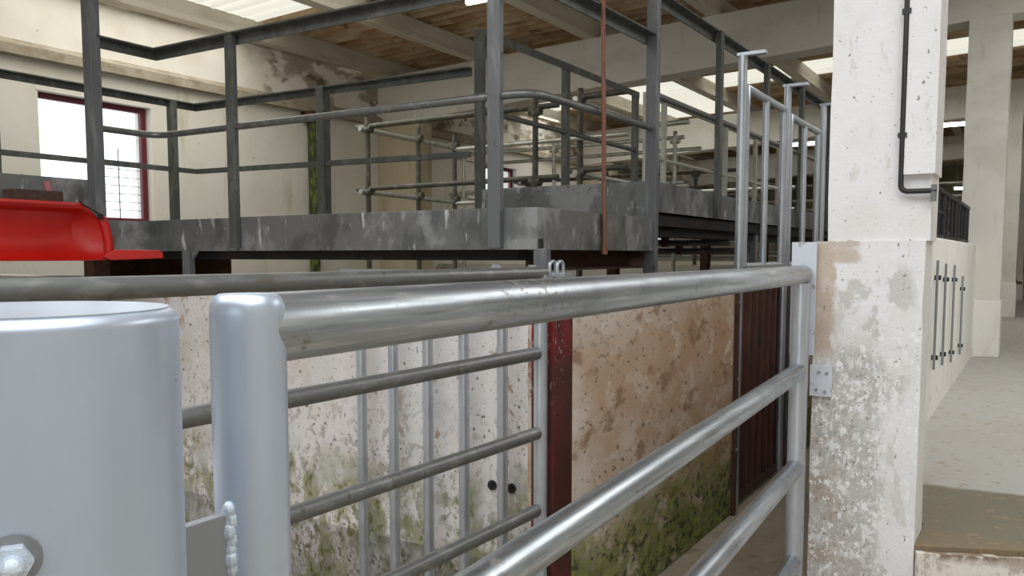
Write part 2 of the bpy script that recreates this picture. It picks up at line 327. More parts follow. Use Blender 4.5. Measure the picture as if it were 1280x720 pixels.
def roof_z(x): return 3.625 + .032 * (x + 5.)          # underside of the purlins
PX = [-6.95, -5.62, -4.14, -2.80, -1.45, -.1, 1.25, 2.6]
for n, x in enumerate(PX):
    z = roof_z(x)
    struct('trim_purlin_%d' % (n + 1), prism(B(), [(x - .07, z), (x + .07, z), (x + .055, z + .06), (x + .055, z + .19), (x - .055, z + .19), (x - .055, z + .06)], 'y', YB, YF), M['purlin'])
FR = [2.70, 8.15, 13.6, 19.05]
for n, y in enumerate(FR):
    prof = [(XW, 2.97), (-3.74, 3.15), (-.58, 3.32), (XR, 3.47), (XR, roof_z(XR) + .0), (XW, roof_z(XW))]
    struct('trim_rafter_%d' % (n + 1), prism(B(), prof, 'y', y, y + .28), M['concrete'], bevel=.012)
# roof sheets, corrugated along the fall, with translucent sheets let in
def corr(bm, x0, x1, y0, y1, dz=0., per=.18, amp=.038):
    n = max(8, int(round((y1 - y0) / per * 8))); prev = None
    for i in range(n + 1):
        y = y0 + (y1 - y0) * i / n; h = amp * math.sin(2 * PI * y / per)
        cur = [bm.verts.new((x, y, roof_z(x) + .216 + h + dz)) for x in (x0, x1)]
        if prev: bm.faces.new((prev[0], prev[1], cur[1], cur[0]))
        prev = cur
XS = [XW - .4, -6.95, -5.62, -4.14, -2.80, -1.45, -.1, 1.25, 2.6, XR + .3]
SKY = {(1, 0): None}
sky = [(3.2, 6.15, XS[0], -4.14), (11.5, 12.5, XS[0], XR + .3), (23.5, 24.6, XS[0], XR + .3), (-1.6, 1.6, -4.14, 2.6), (4.2, 7.2, -.1, 2.6), (9.5, 10.6, -.1, 2.6)]  # corridor rows and the deepest row are unseen, added to bring light in
extra = [(12.5, 14.4, -5.62, -4.14)]
yb = sorted({YB, YF + .2} | {v for s in sky for v in s[:2]} | {12.5, 14.4})
b = B(); ns = 0
for y0, y1 in zip(yb, yb[1:]):
    for x0, x1 in zip(XS, XS[1:]):
        ym, xm = (y0 + y1) / 2, (x0 + x1) / 2
        if any(s[0] < ym < s[1] and s[2] < xm < s[3] for s in sky + extra):
            ns += 1; s_ = B(); corr(s_, x0, x1, y0, y1); o = struct('ceiling_skylight', s_, M['sky_sheet'], True)
        else: corr(b, x0, x1, y0, y1)
struct('ceiling', b, M['roof'], True)

# inner walls
b = B(); box(b, -1.50, -1.32, 2.49, 4.30, 0, 1.275)
struct('wall_race', b, M['brown_wall'], bevel=.012)
struct('wall_pen', box(B(), XW, -1.50, 3.05, 3.23, -.40, 1.225), M['pen_wall'], bevel=.01)
struct('wall_corridor', box(B(), -.60, -.46, 2.95, 8.15, 0, 1.455), M['low_wall'], bevel=.01)
struct('wall_cross', box(B(), XW, -2.3, 9.4, 9.55, 0, 1.25), M['wall'])
struct('wall_cross_far', box(B(), XW, -2.3, 15.5, 15.65, 0, 1.25), M['wall'])
struct('trim_pilaster', box(B(), XW, -6.45, 8.16, 8.42, 0, 2.99), M['pilaster'], bevel=.01)
struct('trim_pilaster_far', box(B(), XW, -6.45, 13.62, 13.86, 0, 2.99), M['pilaster'], bevel=.01)

# ------------------------------------------------------------------ concrete pillars
P = thing('concrete_pillar', 'white flaking concrete pillar with bare brown patches that the tube gate shuts against', 'pillar', (-.43, 2.82, 0))
def rough(bm, amt, cuts):
    bmesh.ops.subdivide_edges(bm, edges=bm.edges[:], cuts=cuts, use_grid_fill=True)
    for v in bm.verts:
        d = mnoise.noise_vector(v.co * 9.) * amt; v.co.x += d.x; v.co.y += d.y * .5
    return bm
obj('lower_block', rough(box(B(), -.586, -.282, 2.70, 2.89, 0, 1.403), .004, 14), M['pillar'], P)
obj('upper_shaft', rough(box(B(), -.557, -.272, 2.712, 2.88, 1.403, 3.33), .004, 14), M['pillar'], P)
obj('facing', rough(box(B(), -.347, -.262, 2.688, 2.86, 1.594, 3.32), .0025, 10), M['pillar'], P)
for k, (y, lab) in enumerate(((8.15, 'cream concrete pillar standing where the low corridor wall ends'), (13.6, 'cream concrete pillar farther down the corridor, foot beside a wall bracket'), (19.05, 'cream concrete pillar deepest along the corridor'))):
    t = thing('concrete_pillar', lab, 'pillar', (-.43, y + .12, .5))
    obj('shaft', rough(box(B(), -.585, -.272, y - .01, y + .3, .0, 3.33), .008, 10), M['concrete'], t)
    obj('footing', box(B(), -.60, -.262, y - .02, y + .31, .5, .98), M['low_wall'], t, False, .008)

t = thing('conduit_pipe', 'thin black conduit running down the white pillar and turning under its facing', 'pipe', (-.35, 2.69, 1.54))
obj('pipe', tube(B(), [(-.352, 2.69, 3.3), (-.352, 2.69, 1.545), (-.258, 2.69, 1.545)], .0075, 10, .022), M['black'], t)
for z in (1.70, 2.05): obj('pipe_clip', box(B(), -.364, -.340, 2.684, 2.70, z, z + .014), M['black'], t, False)
obj('elbow_bracket', box(B(), -.272, -.258, 2.683, 2.70, 1.515, 1.562), M['post_flat'], t, False)

# ------------------------------------------------------------------ big hinge post and the tube gate
HP = (-.5155, .264)
t = thing('hinge_post', 'fat silver painted round gate post with a plate welded to it', 'post', (*HP, 0))
n = 64; prof = [(0.092, 0.), (.092, 1.320), (.0915, 1.323), (.0895, 1.3255), (.086, 1.3275)]
b = B(); rings = [[b.verts.new((HP[0] + r * math.cos(2 * PI * i / n), HP[1] + r * math.sin(2 * PI * i / n), z)) for i in range(n)] for r, z in prof]
for p, q in zip(rings, rings[1:]):
    for i in range(n): b.faces.new((p[i], p[(i + 1) % n], q[(i + 1) % n], q[i]))
b.faces.new(rings[0][::-1]); b.faces.new(rings[-1])
obj('post_tube', b, M['silver'], t)
b = B(); sweep(b, [(HP[0], HP[1], 1.326), (HP[0], HP[1], 1.3285)], [(.086 * math.cos(2 * PI * i / n), .086 * math.sin(2 * PI * i / n)) for i in range(n)])
obj('end_cap', b, M['silver'], t)
d = Vector((.866, -.50, 0)); c = Vector((HP[0], HP[1], 1.206)) + d * .090
bo = obj('hinge_bolt', hexnut(B(), c, d, .0135, .004, 20), M['plate'], t)
obj('nut', hexnut(B(), c + d * .004, d, .0095, .008), M['weld'], bo)
b = B(); tube(b, [c + d * .012, c + d * .018], .0055, 12); sphere(b, c + d * .018, .0057)
obj('bolt_end', b, M['weld'], bo)
b = B()
for z in (1.10, .45): pass
box(b, -.522, -.513, .351, .416, .98, 1.165)
obj('hinge_plate', b, M['plate'], t, False, .0012)

G = thing('tube_gate', 'galvanised five-rail tube gate with a silver end post, shut against the white pillar', 'gate', (-.60, 1.55, 0))
zr = [1.302, 1.006, .708, .409, .115]; GY0, GY1 = .443, 2.635
b = B(); pr_ = [(.0288, .06), (.0288, 1.314), (.0280, 1.3215), (.0255, 1.3275), (.0215, 1.3305)]
rg = [[b.verts.new((-.60 + q * math.cos(2 * PI * i / 36), GY0 + q * math.sin(2 * PI * i / 36), z)) for i in range(36)] for q, z in pr_]
for p, q in zip(rg, rg[1:]):
    for i in range(36): b.faces.new((p[i], p[(i + 1) % 36], q[(i + 1) % 36], q[i]))
b.faces.new(rg[0][::-1]); b.faces.new(rg[-1])
obj('hinge_stile', b, M['silver'], G)
b = B(); tube(b, [(-.60, GY0 + .004, 1.302), (-.60, GY1 + .03, 1.302)], .0286, 28); sphere(b, (-.60, GY1 + .03, 1.302), .0286, (1, .25, 1), 20)
obj('top_rail', b, M['galv'], G)
for z in zr[1:]:
    obj('rail', tube(B(), [(-.60, GY0 + .026, z - .035), (-.60, GY1 - .02, z)], .0265, 24), M['galv'], G)
obj('latch_stile', tube(B(), [(-.60, GY1, .06), (-.60, GY1, 1.276)], .0275, 24), M['galv_new'], G)
def bead(bm, pts, r, n=9):
    """lumpy weld bead along a line"""
    p0, p1 = Vector(pts[0]), Vector(pts[1])
    for i in range(n + 1):
        q = p0.lerp(p1, i / n); sphere(bm, q + Vector((random.uniform(-1, 1), random.uniform(-1, 1), 0)) * r * .22, r * random.uniform(.85, 1.2), (1, 1, 1.5), 8)
    return bm
obj('weld_bead', bead(B(), [(-.594, .4145, .98), (-.594, .4145, 1.166)], .005, 25), M['weld'], G)
G.location = (-.5676, 1.55, 0); G.rotation_euler = (0, 0, .042)
t = thing('strike_plate', 'pale grey flat strike plate fixed to the pillar behind the gate stile', 'plate', (-.615, 2.69, 1.05))
obj('flat_plate', box(B(), -.655, -.580, 2.684, 2.692, 1.052, 1.401), M['pale_plate'], t, False, .001)
obj('fixing_lug', box(B(), -.640, -.586, 2.692, 2.715, 1.20, 1.24), M['silver'], t, False)
t = thing('latch_bracket', 'small grey steel bracket bolted to the pillar beside the second gate rail', 'bracket', (-.56, 2.69, .92))
obj('bracket_plate', box(B(), -.592, -.526, 2.689, 2.70, .925, 1.022), M['pale_plate'], t, False, .001)
for x, z in ((-.572, .945), (-.546, .94), (-.565, 1.0), (-.542, .998)):
    obj('bolt', hexnut(B(), (x, 2.69, z), (0, -1, 0), .005, .005), M['plate'], t, False)

# ------------------------------------------------------------------ second tube gate, on the far side of the race
G2 = thing('tube_gate', 'dull galvanised tube gate closing the pen, hung beside the red jamb', 'gate', (-1.34, 1.3, 0))
obj('stile', tube(B(), [(-1.34, 2.31, -.3), (-1.34, 2.31, 1.30)], .0225, 18), M['galv_new'], G2)
obj('stile', tube(B(), [(-1.34, .30, -.3), (-1.34, .30, 1.30)], .0225, 18), M['galv_new'], G2)
obj('top_rail', tube(B(), [(-1.34, .28, 1.303), (-1.34, 2.325, 1.303)], .021, 18), M['dark_tube'], G2)
for z in (1.05, .793, .541, .29): obj('rail', tube(B(), [(-1.34, .32, z), (-1.34, 2.285, z)], .0205, 18), M['dark_tube'], G2)
G2.location = (-1.366, 1.3, 0); G2.rotation_euler = (0, 0, -.026)
t = thing('steel_jamb', 'dark red painted steel jamb with chipped edges between the pen gate and brown wall', 'jamb', (-1.36, 2.42, 0))
obj('jamb_web', box(B(), -1.40, -1.318, 2.352, 2.488, -.0, 1.285), M['jamb'], t, False, .004)
obj('jamb_lip', box(B(), -1.33, -1.312, 2.345, 2.364, 0, 1.285), M['jamb'], t, False, .002)

# pen hurdle of vertical tubes standing just before the white pen wall
t = thing('barred_hurdle', 'silver hurdle of vertical tubes standing against the speckled white pen wall', 'hurdle', (-2.3, 2.96, 0))
for x in (-2.695, -2.50, -2.30, -2.102, -1.903):
    obj('upright', tube(B(), [(x, 2.96, -.35), (x, 2.96, 1.275)], .0235, 16), M['galv_new'], t)
obj('top_bar', box(B(), -2.80, -1.68, 2.935, 2.985, 1.272, 1.297), M['galv_new'], t, False, .002)
obj('bottom_bar', tube(B(), [(-2.8, 2.96, -.36), (-1.72, 2.96, -.36)], .0235, 14), M['galv_new'], t)
for x in (-1.935, -1.757):
    b = B(); prism(b, [(x - .035, 1.297), (x + .035, 1.297), (x + .012, 1.322), (x - .012, 1.322)], 'y', 2.95, 2.965)
    obj('lug', b, M['galv_new'], t, False)
t = thing('pipe_hinge', 'small galvanised double U-bolt hinge lying on top of the wall below the deck', 'hinge', (-1.69, 3.0, 1.28))
obj('hinge_base', box(B(), -1.76, -1.62, 2.985, 3.045, 1.275, 1.29), M['galv_new'], t, False, .002)
for x in (-1.69, -1.655):
    obj('u_bolt', tube(B(), [(x, 2.985, 1.285), (x, 2.985, 1.335), (x, 3.035, 1.335), (x, 3.035, 1.285)], .008, 10, .022), M['galv_new'], t)
obj('spigot', tube(B(), [(-1.775, 3.01, 1.304), (-1.72, 3.01, 1.304)], .016, 14), M['galv'], t)
for x in (-2.012, -1.912):
    t = thing('anchor_bolt', 'black anchor hole with a bolt low in the white pen wall', 'bolt', (x, 3.04, .345), 'pair of black anchor bolts in the pen wall')
    o = obj('socket', hexnut(B(), (x, 3.052, .347), (0, -1, 0), .022, .012, 14), M['black'], t)
    obj('bolt_head', hexnut(B(), (x, 3.04, .352), (0, -1, 0), .010, .014), M['black'], t)

# ------------------------------------------------------------------ raised walkway
ZL0, ZL1, ZU0, ZU1 = 1.385, 1.565, 1.605, 1.772
W = thing('raised_walkway', 'grey steel lower walkway deck carried above the pens with streaked edge plates', 'walkway', (-3.7, 3.7, 1.385))
obj('deck_plate', box(B(), -5.66, -1.84, 3.12, 4.40, ZL1 - .02, ZL1 - .008), M['deck'], W, False)
obj('deck_underside', box(B(), -5.64, -1.86, 3.14, 4.38, ZL0 + .05, ZL0 + .07), M['deck_shade'], W, False)
obj('edge_plate', box(B(), -5.0, -3.70, 3.098, 3.112, ZL0, ZL1), M['deck'], W, False, .002)
obj('edge_plate', box(B(), -3.70, -2.02, 3.100, 3.113, ZL0, ZL1 + .003), M['deck'], W, False, .002)
obj('edge_plate', box(B(), -2.02, -1.815, 3.096, 3.112, ZL0, ZL1), M['deck'], W, False, .002)
obj('edge_plate', box(B(), -1.829, -1.815, 3.112, 4.36, ZL0, ZL1), M['deck'], W, False, .002)
obj('edge_plate', box(B(), -5.66, -5.645, 2.8, 4.40, ZL0, ZL1), M['deck'], W, False, .002)
obj('edge_plate', box(B(), -5.66, -3.0, 4.385, 4.40, ZL0, ZL1), M['deck'], W, False, .002)
obj('step_riser', box(B(), -3.0, -1.84, 4.388, 4.40, ZL1 - .02, ZU1), M['deck'], W, False)
for (x, y, zb) in ((-1.772, 3.065, 1.276), (-4.10, 3.08, 1.226)):
    obj('bracket_leg', box(B(), x - .031, x + .031, y - .02, y + .02, zb, ZL0 + .004), M['post_flat'], W, False, .003)
obj('bracket_gusset', prism(B(), [(-4.065, 1.33), (-4.065, ZL0), (-4.01, ZL0)], 'y', 3.075, 3.085), M['post_flat'], W, False)
b = B(); box(b, -2.02, -1.90, 3.25, 4.6, 1.29, 1.30); box(b, -1.965, -1.955, 3.25, 4.6, 1.30, 1.375); box(b, -2.02, -1.90, 3.25, 4.6, 1.375, 1.385)
obj('support_beam', b, M['rust'], W, False)
b = B(); box(b, -5.4, -5.28, 3.25, 4.35, 0, 1.385)
obj('support_leg', b, M['rust'], W, False)
obj('shade_strip', box(B(), -4.9, -1.95, 3.16, 3.28, 1.338, 1.386), M['deck_shade'], W, False)  # dark strip that paints the black shade band under the edge plates
obj('clamp', box(B(), -1.803, -1.785, 3.085, 3.10, 1.385, 1.43), M['black'], W)

U = thing('raised_walkway', 'grey steel higher walkway deck stepping up beyond the tall end post', 'walkway', (-2.4, 8.0, 1.605))
obj('deck_plate', box(B(), -3.0, -1.85, 4.40, 13.0, ZU1 - .02, ZU1 - .006), M['deck'], U, False)
obj('deck_underside', box(B(), -2.98, -1.86, 4.42, 12.9, ZU0 - .075, ZU0 - .01), M['deck_shade'], U, False)
ye = [4.40, 5.02, 5.50, 6.15, 7.2, 8.6, 10.2, 13.0]
for a, c in zip(ye, ye[1:]): obj('edge_plate', box(B(), -1.852, -1.836 - .002 * (a > 5.4), a + .004, c, ZU0, ZU1 - .02 * (a > 5.4)), M['deck'], U, False, .0015)
obj('edge_plate', box(B(), -3.02, -3.005, 4.40, 13.0, ZU0, ZU1), M['deck'], U, False)
obj('shade_strip', box(B(), -2.05, -1.90, 4.45, 13.0, 1.475, 1.605), M['deck_shade'], U, False)  # recessed dark strip, painted shade below the higher deck edge
for y in (6.2, 8.4, 10.6, 12.8): obj('support_leg', box(B(), -2.96, -2.88, y - .04, y + .04, 0, ZU0), M['rust'], U, False)
for y in (6.6, 8.8, 11.0): obj('support_leg', box(B(), -1.95, -1.88, y - .035, y + .035, 0, ZU0), M['post_flat'], U, False)

L = thing('raised_walkway', 'grey steel walkway arm turning back past the window behind the red flap', 'walkway', (-5.0, 1.9, 1.6))
obj('deck_plate', box(B(), -5.63, -4.42, .6, 2.76, ZU1 - .02, ZU1 - .006), M['deck'], L, False)
obj('deck_underside', box(B(), -5.6, -4.45, .62, 2.74, ZU0, ZU0 + .02), M['deck_shade'], L, False)
obj('edge_plate', box(B(), -4.432, -4.418, .6, 2.76, ZU0, ZU1), M['deck'], L, False, .002)
obj('edge_plate', box(B(), -5.66, -4.42, 2.748, 2.762, ZL1 - .02, ZU1), M['deck'], L, False, .002)
obj('lower_deck', box(B(), -5.64, -4.36, 2.76, 3.12, ZL0, ZL1 - .01), M['deck'], L, False)
obj('support_leg', box(B(), -4.75, -4.65, 2.85, 2.95, 0, ZL0), M['rust'], L, False)
obj('support_leg', box(B(), -5.55, -5.45, 1.0, 1.1, 0, ZU0), M['rust'], L, False)

# ---- railings of the walkway
R1 = thing('walkway_railing', 'near guard railing along the streaked edge of the lower deck, two rails', 'railing', (-3.1, 3.1, 1.385))
angle_path = [(-4.36, 2.72, 2.54), (-4.36, 3.09, 2.54), (-1.84, 3.09, 2.54), (-1.84, 4.36, 2.56)]
obj('top_rail', angle(B(), angle_path, .062, .055, .008, 1), M['rail'], R1, False)
obj('mid_rail', tube(B(), [(-4.36, 2.72, 2.05), (-4.36, 3.09, 2.05), (-1.84, 3.09, 2.045), (-1.84, 4.38, 2.06)], .0185, 12, .11), M['dark_tube'], R1)
obj('post', box(B(), -3.735, -3.675, 3.066, 3.098, 1.40, 2.535), M['rail'], R1, False, .003)
obj('post', box(B(), -2.047, -1.983, 3.062, 3.096, 1.392, 2.60), M['post_flat'], R1, False, .003)
t = thing('end_post', 'tall grey square end post at the step between lower and higher deck', 'post', (-1.83, 4.38, 1.25))
obj('post_shaft', box(B(), -1.868, -1.804, 4.362, 4.412, 1.262, 2.86), M['post_flat'], t, False, .004)
obj('foot_plate', box(B(), -1.885, -1.787, 4.345, 4.43, 1.25, 1.262), M['post_flat'], t, False)
t = thing('end_post', 'tall dark square end post before the window at the deck step', 'post', (-4.37, 2.70, 1.45))
obj('post_shaft', box(B(), -4.412, -4.338, 2.685, 2.745, 1.50, 2.95), M['post_flat'], t, False, .004)
obj('foot_plate', box(B(), -4.43, -4.32, 2.67, 2.76, 1.488, 1.50), M['post_flat'], t, False)
R2 = thing('walkway_railing', 'far guard railing of the lower deck turning before the window wall', 'railing', (-4.3, 4.33, 1.565))
obj('top_rail', angle(B(), [(-5.63, 2.80, 2.535), (-5.63, 4.33, 2.535), (-3.02, 4.33, 2.515)], .055, .05, .008, 1), M['rail'], R2, False)
obj('mid_rail', bar(B(), [(-5.63, 2.80, 2.015), (-5.63, 4.33, 2.015), (-3.02, 4.33, 1.985)], .03, .035), M['rail'], R2, False)
for x, y, w in ((-5.63, 4.12, .055), (-4.27, 4.335, .07), (-5.63, 2.82, .055)):
    obj('post', box(B(), x - w / 2, x + w / 2, y - w / 2, y + w / 2, ZL1 - .02, 2.53), M['rail'], R2, False, .003)
R3 = thing('walkway_railing', 'near guard railing of the higher deck running behind the galvanised panels', 'railing', (-1.84, 8.0, 1.77))
obj('top_rail', angle(B(), [(-1.84, 4.37, 2.80), (-1.84, 13.0, 2.86)], .062, .055, .008, 1), M['rail'], R3, False)
obj('mid_rail', tube(B(), [(-1.84, 4.40, 2.245), (-1.84, 13.0, 2.27)], .0185, 12), M['dark_tube'], R3)
for y in (5.45, 6.56, 7.67, 8.78, 9.89, 11.0, 12.1):
    obj('post', box(B(), -1.836, -1.80, y - .032, y + .032, ZU0 + .005, 2.81), M['rail'], R3, False, .003)
R4 = thing('walkway_railing', 'far guard railing of the higher deck with dark slim posts', 'railing', (-3.0, 5.5, 1.77))
obj('top_rail', angle(B(), [(-3.0, 4.42, 2.755), (-3.0, 6.80, 2.755)], .06, .05, .008, -1), M['rail'], R4, False)
obj('mid_rail', tube(B(), [(-3.0, 4.45, 2.265), (-3.0, 6.78, 2.265)], .018, 12), M['dark_tube'], R4)
for y, w, zb in ((4.41, .052, 1.56), (5.53, .05, ZU1 - .01), (6.78, .05, ZU1 - .01)):
    obj('post', box(B(), -3.0 - w / 2, -3.0 + w / 2, y - w / 2, y + w / 2, zb, 2.75), M['rail'], R4, False, .003)
R5 = thing('walkway_railing', 'pale painted railing section beyond the gap in the far deck railing', 'railing', (-3.0, 8.4, 1.77))
obj('top_rail', bar(B(), [(-3.0, 7.0, 2.775), (-3.0, 11.5, 2.79)], .045, .04), M['white_post'], R5, False)
obj('mid_rail', tube(B(), [(-3.0, 7.05, 2.24), (-3.0, 11.5, 2.25)], .018, 10), M['white_post'], R5)
for y, w in ((7.06, .07), (7.45, .045), (9.25, .075), (10.4, .05), (11.45, .05)):
    obj('post', box(B(), -3.0 - .02, -3.0 + .02, y - w, y + w * .2, ZU1 - .01, 2.79), M['white_post'], R5, False, .003)

# ------------------------------------------------------------------ galvanised sliding-gate panels beyond the brown wall
FP = thing('gate_frame', 'tall galvanised gate frame with three high posts rising beyond the brown wall', 'gate frame', (-1.32, 5.2, 0))
for y, z in ((4.315, 2.38), (5.215, 2.375), (6.20, 2.41)):
    obj('post', tube(B(), [(-1.32, y, 0), (-1.32, y, z)], .023, 14), M['galv_new'], FP)
    obj('post_cap', box(B(), -1.345, -1.20, y - .022, y + .022, z - .012, z + .004), M['galv_new'], FP, False)
def panel(y0, ym, y1, zt, lab):
    t = thing('slide_panel', lab, 'panel', (-1.32, ym, .1))
    obj('top_tube', tube(B(), [(-1.32, y0, zt - .09), (-1.32, y0, zt), (-1.32, y1, zt), (-1.32, y1, zt - .09)], .021, 12), M['galv_new'], t)
    for y in (y0, ym, y1): obj('upright', tube(B(), [(-1.32, y, 1.30), (-1.32, y, zt - .01)], .0195, 12), M['galv_new'], t)
    obj('bottom_tube', tube(B(), [(-1.32, y0, 1.30), (-1.32, y1, 1.30)], .021, 12), M['galv_new'], t)
panel(4.39, 4.76, 5.13, 2.222, 'galvanised slide panel hung between the first two tall gate frame posts')
panel(5.29, 5.66, 6.04, 2.20, 'galvanised slide panel hung between the last two tall gate frame posts')
BG = thing('barred_gate', 'dark red-brown ribbed steel gate low beneath the galvanised panel', 'gate', (-1.34, 4.9, .04))
obj('sheet', box(B(), -1.372, -1.366, 4.40, 5.40, .06, 1.27), M['brown_gate'], BG, False)
for k in range(8):
    y = 4.44 + k * .132
    obj('rib', prism(B(), [(-1.366, y - .032), (-1.328, y - .014), (-1.328, y + .014), (-1.366, y + .032)], 'z', .07, 1.26), M['brown_gate'], BG, False)
obj('bottom_rail', box(B(), -1.385, -1.325, 4.39, 5.42, .03, .075), M['rust'], BG, False, .002)
obj('top_rail', box(B(), -1.385, -1.325, 4.39, 5.42, 1.25, 1.285), M['rust'], BG, False, .002)
t = thing('guide_channel', 'thin dark guide channel on the end of the brown wall', 'channel', (-1.33, 4.27, 0))
obj('web', box(B(), -1.345, -1.300, 4.262, 4.288, 0, 1.27), M['rust'], t, False)
for z in (.35, .72, 1.12): obj('bolt', hexnut(B(), (-1.30, 4.275, z), (1, 0, 0), .010, .008), M['galv'], t, False)
t = thing('sliding_post', 'pale grey steel post at the far edge of the red-brown ribbed gate', 'post', (-1.34, 5.50, 0))
obj('post_shaft', box(B(), -1.37, -1.31, 5.45, 5.53, 0, 1.30), M['post_flat'], t, False, .003)
obj('post_cap', box(B(), -1.375, -1.305, 5.445, 5.535, 1.30, 1.308), M['post_flat'], t, False)
struct('wall_race_end', box(B(), -1.50, -1.34, 5.6, 9.4, 0, 1.22), M['brown_wall'])

# ------------------------------------------------------------------ red flap and small things on the deck edge
RF = thing('red_flap', 'bright red folded sheet metal flap hung along the walkway edge', 'flap', (-4.3, 2.2, 1.33))
def strip(profs, m, name, parent, th=.006):
    """surface through a list of cross sections (lists of xyz), thickened"""
    b = B(); R = [[b.verts.new(p) for p in s] for s in profs]
    for p, q in zip(R, R[1:]):
        for i in range(len(p) - 1): b.faces.new((p[i], p[i + 1], q[i + 1], q[i]))
    bmesh.ops.recalc_face_normals(b, faces=b.faces)
    g = bmesh.ops.solidify(b, geom=b.faces[:], thickness=th)
    return obj(name, b, m, parent)
def sect(y, k=0., s=1.):
    # top rim, rolled lip, then the face that leans back under the lip
    return [(-4.40, y, 1.632), (-4.33, y, 1.640), (-4.272, y, 1.636), (-4.258, y, 1.622), (-4.268, y, 1.604), (-4.318 - k, y, 1.585),
            (-4.345 - k * 1.5, y, 1.52), (-4.350 - k, y, 1.45), (-4.335, y, 1.385), (-4.30, y, 1.350), (-4.26, y, 1.338)]
ys_ = [1.1, 1.5, 1.9, 2.2, 2.35, 2.46, 2.56]
profs = [sect(y, .02 * math.sin(y * 5.) + .01) for y in ys_]
profs.append([(-4.40, 2.62, 1.60), (-4.34, 2.62, 1.606), (-4.285, 2.62, 1.60), (-4.272, 2.62, 1.588), (-4.275, 2.62, 1.572), (-4.30, 2.62, 1.55), (-4.315, 2.62, 1.50), (-4.315, 2.62, 1.44), (-4.305, 2.62, 1.385), (-4.285, 2.62, 1.352), (-4.255, 2.62, 1.340)])
profs.append([(-4.40, 2.68, 1.545), (-4.345, 2.68, 1.55), (-4.30, 2.68, 1.545), (-4.285, 2.68, 1.535), (-4.28, 2.68, 1.52), (-4.28, 2.68, 1.505), (-4.28, 2.68, 1.47), (-4.28, 2.68, 1.43), (-4.28, 2.68, 1.39), (-4.27, 2.68, 1.358), (-4.25, 2.68, 1.343)])
strip(profs, M['red'], 'flap_sheet', RF)
b = B(); tube(b, [(-4.270, 2.675, 1.55), (-4.262, 2.69, 1.50), (-4.258, 2.70, 1.42), (-4.262, 2.70, 1.36)], .024, 12, .03)
sphere(b, (-4.270, 2.675, 1.55), .024); obj('rolled_edge', b, M['red'], RF)
b = B(); prism(b, [(2.66, 1.352), (2.70, 1.335), (2.96, 1.345), (2.96, 1.375), (2.94, 1.390), (2.72, 1.392)], 'x', -4.27, -4.235)
bmesh.ops.rotate(b, verts=b.verts[:], cent=(-4.25, 2.68, 1.36), matrix=Matrix.Rotation(-.52, 3, 'Z'))
obj('bottom_flange', b, M['red'], RF, False, .004)
t = tag(obj('wooden_block', box(B(), -4.405, -4.30, 2.235, 2.485, 1.637, 1.690), M['wood_dark'], None, False, .004), 'dark brown wooden block lying on the red flap rim', 'block')
t = tag(obj('ribbon_tie', rough(prism(B(), [(2.445, 1.742), (2.475, 1.748), (2.498, 1.645), (2.472, 1.640)], 'x', -4.416, -4.408), .004, 2), M['pink'], None, False), 'short faded pink ribbon tied on the walkway edge', 'ribbon')
t = thing('rubber_strap', 'short black rubber strap at the corner of the red flap', 'strap', (-4.27, 2.6, 1.57))
obj('strap', tube(B(), [(-4.275, 2.555, 1.652), (-4.262, 2.57, 1.625), (-4.256, 2.62, 1.60), (-4.245, 2.655, 1.572)], .006, 8, .015), M['black'], t)
b = B(); hexnut(b, (-4.25, 2.65, 1.565), (1, 0, 0), .016, .012, 10); obj('buckle', b, M['black'], t)

t = thing('copper_pipe', 'thin brown copper pipe rising vertically at the deck edge', 'pipe', (-1.80, 3.70, 1.385))
obj('pipe', tube(B(), [(-1.80, 3.72, 1.375), (-1.80, 3.70, 2.0), (-1.80, 3.68, 2.6), (-1.80, 3.67, 3.65)], .011, 10), M['copper'], t)
obj('pipe_foot', tube(B(), [(-1.80, 3.72, 1.365), (-1.80, 3.72, 1.40)], .016, 10), M['copper'], t)

# ------------------------------------------------------------------ pen scaffold rails behind the walkway
def clamp(bm, p, ax):
    p = Vector(p); hexnut(bm, p - Vector((0, 0, .035)), (0, 0, 1), .036, .07, 10)
    d = Vector({'x': (1, 0, 0), 'y': (0, 1, 0)}[ax]); hexnut(bm, p - d * .05, d, .034, .1, 10); return bm
def pen(lab, x0, x1, y0, y1, zs, posts, m1, m2, r=.022, group=None):
    t = thing('scaffold_rail', lab, 'railing', ((x0 + x1) / 2, (y0 + y1) / 2, 0), group)
    for z in zs:
        obj('front_rail', tube(B(), [(x0 - .12, y0, z), (x1, y0, z + .01)], r, 10), m2, t)
        obj('side_rail', tube(B(), [(x0, y0 - .1, z - .03), (x0, y1 + .1, z - .05)], r, 10), m1, t)
        obj('back_rail', tube(B(), [(x0, y1, z - .06), (x1, y1, z - .05)], r, 10), m1, t)
    for (x, y) in posts:
        p = obj('post', tube(B(), [(x, y, 0), (x, y, max(zs) + .08)], r * 1.05, 10), m2, t)
        for z in zs: obj('clamp', clamp(B(), (x, y, z - .02), 'x'), m2, p)
    return t
pen('scaffold tube pen rail with clamped corner post behind the lower deck', -4.99, -3.1, 5.60, 6.88, (2.475, 1.94), [(-4.99, 5.6), (-4.99, 6.30), (-4.99, 6.88), (-3.3, 5.6)], M['scaff'], M['scaff_shaded'])
pen('scaffold tube pen rail with thick post and dark clamp behind the higher deck', -3.62, -3.15, 6.95, 8.5, (2.80, 2.14), [(-3.62, 6.95), (-3.62, 8.5)], M['scaff'], M['scaff_shaded'], .028)
pen('scaffold tube rail crossing in front of the second window', -6.3, -3.3, 8.75, 9.3, (2.14, 2.62), [(-6.2, 8.75), (-4.9, 8.75), (-3.4, 8.75)], M['scaff'], M['scaff'], .022)
